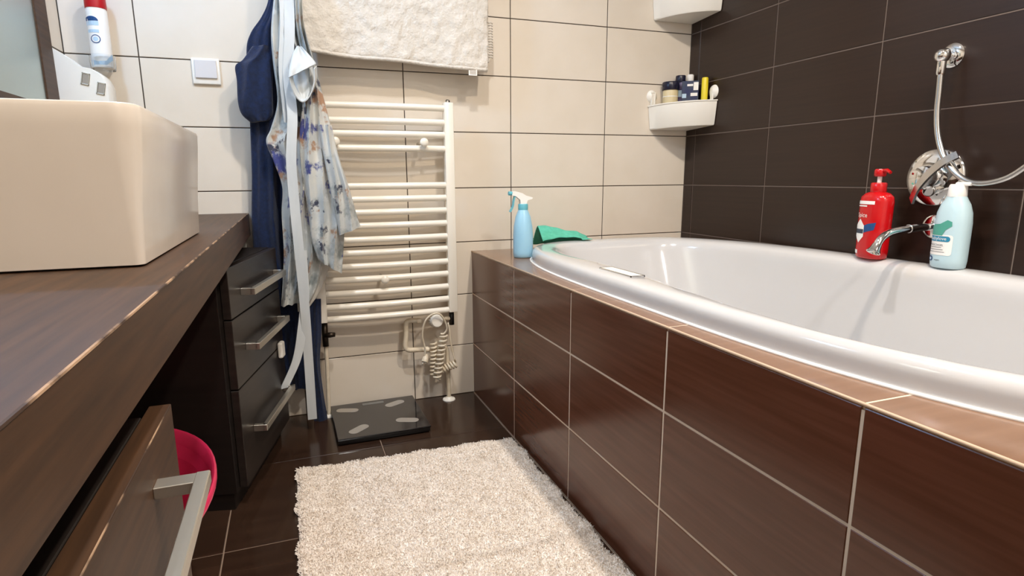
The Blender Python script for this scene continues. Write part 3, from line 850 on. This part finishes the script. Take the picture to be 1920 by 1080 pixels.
# ------------------------------------------------------------------ floor things
sc_ = thing('bathroom_scale', (-.56, -.16, 0), 'black glass bathroom scale with four grey oval pads by the radiator', 'scale')
SM = Matrix.Translation((-.5605, -.163, 0)) @ Matrix.Rotation(math.radians(.6), 4, 'Z')
MB().box((-.150, -.148, .004), (.150, .148, .019), .004, 2, SM).build('body', M_black, sc_, True, 40)
MB().box((-.1515, -.1495, .019), (.1515, .1495, .0245), .0018, 2, SM).build('glass_top', M_glassblack, sc_)
for x, y in ((-.12, -.12), (.12, -.12), (-.12, .12), (.12, .12)): MB().lathe([(.012, 0), (.012, .005)], SM @ Vector((x, y, .0005)), n=12).build('foot', M_black, sc_)
for x, y, a in ((-.097, .086, -20), (.073, .09, 27), (-.078, -.09, 40), (.086, -.075, -22)):
    pt = []
    for sgn in (1, -1):
        for i in range(9):
            t = math.radians(-90 + 180 * i / 8 if sgn > 0 else 90 + 180 * i / 8); pt.append((sgn * .022 + .0175 * math.cos(t), .0175 * math.sin(t)))
    c_, s_ = math.cos(math.radians(a)), math.sin(math.radians(a)); N = len(pt)
    V = [SM @ Vector((x + c_ * p - s_ * q, y + s_ * p + c_ * q, z)) for z in (.0246, .0252) for p, q in pt]
    mesh_obj('pad', V, [tuple(range(N)), tuple(range(N, 2 * N))] + [(i, (i + 1) % N, N + (i + 1) % N, N + i) for i in range(N)], M_padgrey, sc_)
MB().box((-.04, .112, .0246), (.037, .132, .0251), 0, 1, SM).build('display', mat('display', '6f6f6c', .25), sc_)

bm_ = thing('bath_mat', (-.505, -.95, 0), 'cream shaggy bath mat lying beside the tub surround', 'bath mat')
MX0, MX1, MY0, MY1 = -.832, -.181, -1.46, -.448


def mat_edge(x, y):
    return x + .004 * math.sin(y * 31) + .003 * math.sin(y * 77), y + .004 * math.sin(x * 37) + .003 * math.sin(x * 90) - .022 * (x - MX0) / (MX1 - MX0) * (1 if y > -1 else 0)


nx, ny = 90, 130; V = []; Fc = []
for j in range(ny + 1):
    for i in range(nx + 1):
        x, y = mat_edge(lerp(MX0, MX1, i / nx), lerp(MY0, MY1, j / ny)); e = min(i, nx - i, j, ny - j)
        V.append((x, y, (.003 if e == 0 else .011) + (.002 * rng.random() if e else 0)))
for j in range(ny):
    for i in range(nx): a = j * (nx + 1) + i; Fc.append((a, a + 1, a + nx + 2, a + nx + 1))
V0 = len(V); V += [(*mat_edge(x, y), .0005) for x, y in ((MX0, MY0), (MX1, MY0), (MX1, MY1), (MX0, MY1))]; Fc.append((V0 + 3, V0 + 2, V0 + 1, V0))
mesh_obj('backing', V, Fc, M_mat, bm_, True)
NB = 170000
bx = rng.uniform(MX0 - .003, MX1 + .003, NB); by = rng.uniform(MY0 - .002, MY1 + .002, NB)
by2 = by + .004 * np.sin(bx * 37) + .003 * np.sin(bx * 90) - .022 * (bx - MX0) / (MX1 - MX0) * (by > -1)
bx2 = bx + .004 * np.sin(by * 31) + .003 * np.sin(by * 77)
ang = rng.uniform(0, 6.283, NB); ln = rng.uniform(.003, .008, NB); hh = rng.uniform(.004, .008, NB); wd = rng.uniform(.0006, .0012, NB); z0 = .009
dxx, dyy = np.cos(ang), np.sin(ang)
pv = np.empty((NB, 4, 3))
pv[:, 0] = np.c_[bx2 - dyy * wd, by2 + dxx * wd, np.full(NB, z0)]; pv[:, 1] = np.c_[bx2 + dyy * wd, by2 - dxx * wd, np.full(NB, z0)]
pv[:, 2] = np.c_[bx2 + dxx * ln * .5 + dyy * wd, by2 + dyy * ln * .5 - dxx * wd, z0 + hh]; pv[:, 3] = np.c_[bx2 + dxx * ln, by2 + dyy * ln, z0 + hh * .8]
pv -= np.array([-.5, -.95, .009])
me = bpy.data.meshes.new('pile'); me.vertices.add(NB * 4); me.vertices.foreach_set('co', pv.ravel())
idx = (np.arange(NB)[:, None] * 4 + np.array([0, 1, 2, 0, 2, 3])).ravel()
me.loops.add(len(idx)); me.loops.foreach_set('vertex_index', idx.astype(np.int32)); me.polygons.add(NB * 2); me.polygons.foreach_set('loop_start', np.arange(0, NB * 6, 3, dtype=np.int32))
me.update(calc_edges=True); me.validate(); me.materials.append(M_mat)
po = bpy.data.objects.new('pile', me); col.objects.link(po); po.location = (-.5, -.95, .009); attach(po, bm_); tag(po, kind='stuff')

# ------------------------------------------------------------------ things on the tub
ZD = ZT + .0002
sp = thing('spray_bottle', (-.05, -.246, ZD), 'light blue trigger spray bottle on the corner of the tub surround', 'spray bottle')
MB().lathe([(.030, 0), (.0335, .004), (.0345, .02), (.0345, .075), (.0325, .105), (.026, .140), (.0175, .160), (.0155, .165)], (-.05, -.246, ZD), n=32).build('bottle', M_bluebottle, sp, True, 50)
MB().lathe([(.0165, .163), (.017, .166), (.017, .181), (.0155, .183)], (-.05, -.246, ZD), n=28).build('collar', M_tealplastic, sp, True, 40)
hdm = MB(); bz = ZD + .183
prof = [(-.042, .029), (-.040, .041), (-.030, .043), (-.005, .036), (.008, .028), (.030, .022), (.034, .020), (.030, .016), (.014, .012), (.010, .0), (-.011, 0), (-.013, .014), (-.028, .026)]
N = len(prof); V = [(-.05 + x, -.246 + y * k, bz + z) for k, y in ((1, -.008), (1, .008)) for x, z in prof]
hdm.add(V, [tuple(range(N)), tuple(range(2 * N - 1, N - 1, -1))] + [(i, N + i, N + (i + 1) % N, (i + 1) % N) for i in range(N)])
hdm.build('spray_head', M_white, sp)
MB().lathe([(.006, 0), (.007, .004), (.007, .012), (.006, .013)], (-.090, -.246, bz + .0355), (-1, 0, .05), 16).build('nozzle', M_tealplastic, sp, True, 40)
MB().ribbon(spline([(-.080, -.246, bz + .028), (-.085, -.246, bz + .010), (-.088, -.246, bz - .008), (-.098, -.246, bz - .026)], 5), Vector((0, .006, 0)), .004).build('trigger', M_tealplastic, sp)

# teal cloth thrown over the rim
V = []; Fc = []; nu, nv_ = 30, 22
for j in range(nv_ + 1):
    s = j / nv_
    for i in range(nu + 1):
        u = i / nu
        x = lerp(.040, .232, u) + .010 * (s - .5)
        ridge = lerp(.664, .636, u ** .8) + .004 * math.sin(u * 7)
        if s < .5:
            t = s / .5; y = lerp(-.222, -.165, t ** .8) + .01 * math.sin(u * 5); low = .6135 + (.010 * math.sin(u * math.pi) if u < .8 else 0) - (.004 * max(0, u - .85) * 6)
            z = lerp(low, ridge, t ** .75)
        else:
            t = (s - .5) / .5; y = lerp(-.165, -.105, t) + .01 * math.sin(u * 5); z = lerp(ridge, .590, t ** 1.3)
        if u > .8: z = max(z - (u - .8) * .10, .6135 if y < -.14 else .590)
        V.append((x, y, z + .001 * math.sin(u * 22 + s * 9)))
for j in range(nv_):
    for i in range(nu): a = j * (nu + 1) + i; Fc.append((a, a + 1, a + nu + 2, a + nu + 1))
cl = tag(mesh_obj('cleaning_cloth', V, Fc, M_teal, None, True), 'teal cleaning cloth thrown over the far rim of the bathtub', 'cloth')
sd = cl.modifiers.new('th', 'SOLIDIFY'); sd.thickness = .0025; sd.offset = 1

ZR = .6095
rb = thing('red_pump_bottle', (.712, -.942, ZR), 'red pump bottle standing on the tub rim behind the spout', 'bottle')
RB = OvalBottle((.712, -.942, ZR), math.radians(172), [(0, .037, .024), (.004, .041, .0275), (.02, .0425, .029), (.155, .0445, .030), (.168, .042, .028), (.177, .032, .022), (.181, .018, .017)], 2.5)
v, f = RB.mesh(48); mesh_obj('bottle', v, f, M_red, rb, True, angle=50)
MB().lathe([(.0185, .180), (.0195, .184), (.0195, .203), (.017, .206)], RB.base).build('collar', M_red, rb, True, 40)
MB().lathe([(.0055, .205), (.0055, .224)], RB.base, n=16).build('stem', M_white, rb, True, 40)
pm = MB().lathe([(.012, .222), (.0145, .225), (.0145, .238), (.012, .242)], RB.base)
pm.tube([RB.base + Vector((0, -.005, .236)), RB.base + Vector((-.008, -.025, .238)), RB.base + Vector((-.012, -.038, .232))], [.006, .005, .004], 10)
pm.build('pump_head', M_red, rb, True, 40)
RB.print('white_strip', rect2d(-.033, .022, .148, .157), M_white, rb)
RB.print('thin_strip', rect2d(-.033, .000, .1415, .145), M_white, rb)
RB.print('lettering', shift(text2d('Spice', .017), -.014, .118), M_white, rb)
RB.print('ribbon', poly2d([(.030, .100), (.010, .096), (-.020, .084), (-.020, .064), (.006, .074), (.026, .080)]), M_inkblue, rb)
RB.print('emblem', poly2d([(-.018, .108), (-.034, .090), (-.034, .060), (-.018, .042), (-.003, .060), (-.003, .090)]), M_white, rb, .0010)
RB.print('emblem_band', rect2d(-.033, -.004, .068, .080), M_inkdark, rb, .0014)
RB.print('small_print', rect2d(-.034, -.020, .012, .022), M_white, rb)

bb = thing('pale_blue_bottle', (.722, -1.139, ZR), 'pale blue wash gel bottle with white cap on the tub rim', 'bottle')
BB = OvalBottle((.722, -1.139, ZR), math.radians(178), [(0, .034, .025), (.004, .0375, .0275), (.02, .039, .029), (.11, .039, .029), (.135, .0365, .0275), (.155, .030, .024), (.168, .0225, .0195), (.174, .0195, .0185)], 2.3)
v, f = BB.mesh(48); mesh_obj('bottle', v, f, M_paleblue, bb, True, angle=50)
cp = MB().lathe([(.0195, .173), (.0198, .176), (.0185, .199), (.016, .203)], BB.base)
cp.box(BB.base + Vector((-.008, -.030, .199)), BB.base + Vector((.008, .004, .208)), .003, 2); cp.build('cap', M_white, bb, True, 40)
BB.print('label_field', rect2d(-.036, .022, .032, .082, .006), M_white, bb)
BB.print('teal_patch', poly2d([(-.032, .080), (-.034, .100), (-.026, .106), (-.010, .108), (.006, .118), (.016, .114), (.017, .104), (.004, .094), (-.002, .080)]), M_inkteal, bb, .0009)
BB.print('name_plate', rect2d(-.038, .017, .0655, .0785, .006), M_inkmid, bb, .0012)
BB.print('lettering', shift(text2d('babylove', .0115), -.011, .0725), M_white, bb, .0016)
BB.print('lettering', shift(text2d('WASCHGEL', .0068), -.014, .0565), M_inkdark, bb, .0012)
for k, (a, b_) in enumerate(((-.030, .000), (-.030, .004), (-.032, .008))): BB.print('print_line', rect2d(a, b_, .0505 - k * .0055, .0515 - k * .0055), M_inkdark, bb, .0012)
BB.print('round_mark', disc2d(-.026, .022, .0065), M_inkblue, bb); BB.print('round_mark_core', disc2d(-.026, .022, .0035), M_paleblue, bb, .001)
BB.print('lettering', shift(text2d('vegan', .006), -.008, .020), M_inkdark, bb)




# ------------------------------------------------------------------ taps on the right wall
mx = thing('shower_mixer', (XR, -1.04, .828), 'round chrome mixer plate with lever on the dark tiled wall above the bathtub', 'mixer tap')
MC = Vector((XR, -1.04, .828))
MB().lathe([(.073, 0), (.074, .005), (.070, .010), (.050, .015), (.034, .018)], MC, (-1, 0, 0), 48).build('wall_plate', M_chrome, mx, True, 50)
MB().lathe([(.030, .014), (.031, .045), (.028, .055), (.012, .058)], MC, (-1, 0, 0), 36).build('cartridge_dome', M_chrome, mx, True, 40)
MB().lathe([(.013, 0), (.014, .03), (.011, .034)], MC + Vector((-.012, -.006, -.030)), (-1, -.25, -.15), 24).build('diverter_knob', M_chrome, mx, True, 40)
P = spline([at(1796, 290, 'X', .725), at(1770, 303, 'X', .718), at(1742, 326, 'X', .715), at(1720, 352, 'X', .718), at(1709, 377, 'X', .725)], 6)
MB().ribbon(P, Vector((.003, .006, .0075)), .006).build('lever', M_hose, mx, True, 40)

st = thing('bath_spout', (XR, -1.054, .70), 'chrome bath spout reaching out from the wall between the two bottles', 'spout')
MB().lathe([(.030, 0), (.030, .006), (.021, .012)], (XR, -1.054, .702), (-1, 0, 0), 32).build('rosette', M_chrome, st, True, 40)
MB().tube(spline([(XR - .01, -1.054, .702), (.72, -1.054, .701), (.66, -1.054, .697), (.62, -1.054, .691), (.595, -1.054, .677), (.580, -1.054, .655)], 7), .0095, 16).build('pipe', M_chrome, st, True)
MB().lathe([(.0105, 0), (.0125, .012), (.0165, .022), (.014, .022)], (.585, -1.054, .664), (-.5, 0, -.85), 24, cap=False).build('aerator', M_chrome, st, True, 40)
MB().tube([(.712, -1.054, .7008), (.690, -1.054, .6998)], .0112, 16).build('joint_ring', M_chrome, st, True, 40)

sh = thing('shower_hose', (XR, -1.05, 1.12), 'chrome shower hose looping down from its round wall outlet', 'shower hose')
HC = at(1785, 104, 'X', XR - .004)
MB().lathe([(.028, 0), (.029, .004), (.024, .008), (.014, .010)], (XR, HC.y, HC.z), (-1, 0, 0), 36).build('rosette', M_chrome, sh, True, 50)
HB = at(1768, 104, 'X', .742)
MB().tube([(XR - .004, HC.y, HC.z), HB], .009, 14).build('outlet_arm', M_chrome, sh, True)
MB().lathe([(.004, -.018), (.013, -.014), (.0175, -.004), (.0175, .004), (.013, .014), (.004, .018)], HB, (-1, 0, 0), 24).build('elbow', M_chrome, sh, True, 60)
MB().lathe([(.0105, 0), (.010, .03), (.0085, .034)], HB + Vector((0, 0, -.012)), (0, 0, -1), 16).build('nut', M_chrome, sh, True, 40)
hp = [HB + Vector((0, 0, -.035))] + [at(x, y, 'X', xx) for x, y, xx in ((1761, 170, .741), (1757, 215, .739), (1759, 255, .736), (1769, 292, .732), (1790, 323, .728), (1818, 341, .725), (1852, 343, .723), (1890, 333, .722), (1924, 312, .722), (1960, 282, .722))] + [Vector((.735, -1.42, 1.0)), Vector((.728, -1.455, 1.2)), Vector((.725, -1.46, 1.34))]
MB().tube(spline(hp, 8), .0072, 12).build('hose', M_hose, sh, True)
hs = thing('hand_shower', (.725, -1.46, 1.33), 'chrome hand shower resting in its wall bracket', 'hand shower')
MB().tube(spline([(.725, -1.46, 1.34), (.715, -1.46, 1.42), (.70, -1.46, 1.50), (.685, -1.46, 1.55)], 5), [.010 + .003 * math.sin(i * .3) for i in range(16)], 14).build('grip', M_chrome, hs, True)
MB().lathe([(.012, -.012), (.045, 0), (.048, .012), (.044, .015)], (.68, -1.46, 1.56), (-.85, 0, -.5), 32).build('shower_head', M_chrome, hs, True, 40)
MB().tube([(XR, -1.46, 1.44), (.73, -1.46, 1.43)], .011, 14).build('bracket', M_chrome, hs, True)

# ------------------------------------------------------------------ corner shelves


def corner_shelf(z0, z1, label):
    t = thing('corner_shelf', (XR - .08, -.08, z0), label, 'corner shelf', group='white corner shelves')
    n = 14; V = []; Fc = []

    def ring(s, z, tilt=.010):
        o = [(XR - .003, -.003)]
        for i in range(n + 1):
            a = math.pi / 2 * i / n; q = 2 / 2.0
            ax, ay = .190 * s, .178 * s
            # gently bowed front between the two walls
            cx, cy = ax * math.cos(a), ay * math.sin(a); bx, by_ = ax * (1 - i / n), ay * (i / n); w = .7
            o.append((XR - .003 - lerp(bx, cx, w), -.003 - lerp(by_, cy, w)))
        return [(x, y, z + tilt * (-y / .18)) for x, y in o]
    R = [ring(.93, z0), ring(.95, z0 + .004), ring(1.0, z1 - .006), ring(1.02, z1 - .004), ring(1.02, z1), ring(.985, z1), ring(.97, z1 - .008), ring(.915, z0 + .005)]
    m_ = n + 2
    for r in R: V += r
    for k in range(len(R) - 1):
        for i in range(m_):
            j = (i + 1) % m_; Fc.append((k * m_ + i, k * m_ + j, (k + 1) * m_ + j, (k + 1) * m_ + i))
    Fc.append(tuple(range(m_))); Fc.append(tuple((len(R) - 1) * m_ + i for i in range(m_)))
    mesh_obj('bin', V, Fc, M_whiteplastic, t, True, angle=35)
    MB().lathe([(.024, 0), (.022, .004), (.012, .010), (.009, .012)], (XR - .178, -.0003, z1 + .037), (0, -1, 0), 24).build('suction_cup', M_whiteplastic, t, True, 40)
    MB().lathe([(.026, 0), (.024, .004), (.012, .010), (.009, .012)], (XR - .0003, -.156, z1 + .042), (-1, 0, 0), 24).build('suction_cup', M_whiteplastic, t, True, 40)
    MB().box((XR - .186, -.006, z1 - .02), (XR - .170, -.0125, z1 + .05), .002, 1).build('hanger', M_whiteplastic, t)
    MB().box((XR - .0125, -.164, z1 - .01), (XR - .006, -.148, z1 + .055), .002, 1).build('hanger', M_whiteplastic, t)
    return t


Z0, Z1 = 1.022, 1.116
corner_shelf(Z0, Z1, 'lower white corner shelf holding toiletries between cream and dark tiles')
corner_shelf(1.438, 1.532, 'upper white corner shelf at the top edge of the photograph')
zs = Z0 + .0075
jr = thing('cosmetic_jar', (.672, -.036, zs), 'cream jar with dark navy lid in the lower corner shelf', 'jar')
MB().lathe([(.027, 0), (.030, .004), (.030, .140), (.028, .147)], (.672, -.036, zs), n=32).build('jar_body', M_creamjar, jr, True, 40)
MB().lathe([(.0325, 0), (.0335, .002), (.0335, .028), (.031, .031)], (.672, -.036, zs + .145), n=32).build('lid', M_navylid, jr, True, 40)
MB().lathe([(.0304, 0), (.0304, .003)], (.672, -.036, zs + .118), n=32).build('ridge', M_white, jr, True, 40)
tn = thing('shampoo_flacon', (.728, -.040, zs), 'purple bottle with dark lid standing in the lower corner shelf', 'bottle')
TB = OvalBottle((.722, -.030, zs), math.radians(215), [(0, .024, .018), (.004, .027, .021), (.150, .027, .021), (.170, .023, .019), (.178, .018, .017)], 2.6)
v, f = TB.mesh(); mesh_obj('bottle', v, f, M_purple, tn, True, angle=50)
MB().lathe([(.0190, .176), (.0200, .179), (.0200, .201), (.018, .204)], TB.base).build('lid', M_navylid, tn, True, 40)
TB.print('print_patch', rect2d(-.012, .018, .120, .145, .003), M_inkpale, tn)
bxo = thing('care_carton', (.745, -.085, zs), 'dark blue printed carton in the lower corner shelf', 'carton')
BM = Matrix.Translation((.733, -.080, zs)) @ Matrix.Rotation(math.radians(-38), 4, 'Z')
MB().box((-.032, -.012, 0), (.032, .012, .176), .001, 1, BM).build('carton_body', M_slate, bxo)
for lo, hi, mt_ in (((-.012, -.0128, .156), (.010, -.0120, .164), M_white), ((.012, -.0128, .140), (.030, -.0120, .170), M_white), ((.002, -.0128, .118), (.028, -.0120, .130), M_white), ((-.030, -.0128, .112), (-.014, -.0120, .128), M_inkpale)):
    MB().box(lo, hi, 0, 1, BM).build('print_patch', mt_, bxo)
wc = thing('white_cap_bottle', (.758, -.040, zs), 'small bottle with white cap behind the printed carton', 'bottle')
MB().lathe([(.015, 0), (.016, .004), (.016, .168), (.012, .178)], (.768, -.030, zs), n=20).build('bottle', M_slate, wc, True, 40)
MB().lathe([(.012, .176), (.0135, .179), (.0135, .207), (.011, .210)], (.768, -.030, zs), n=20).build('cap', M_white, wc, True, 40)
yt = thing('yellow_tube', (.765, -.135, zs), 'yellow tube standing at the right end of the lower corner shelf', 'tube')
MB().lathe([(.0115, 0), (.0125, .003), (.0125, .176), (.0105, .180)], (.764, -.128, zs + .004), n=20).build('tube_body', M_yellow, yt, True, 40)
MB().lathe([(.0132, 0), (.0132, .02), (.011, .022)], (.764, -.128, zs), n=20).build('tube_cap', M_yellow, yt, True, 40)
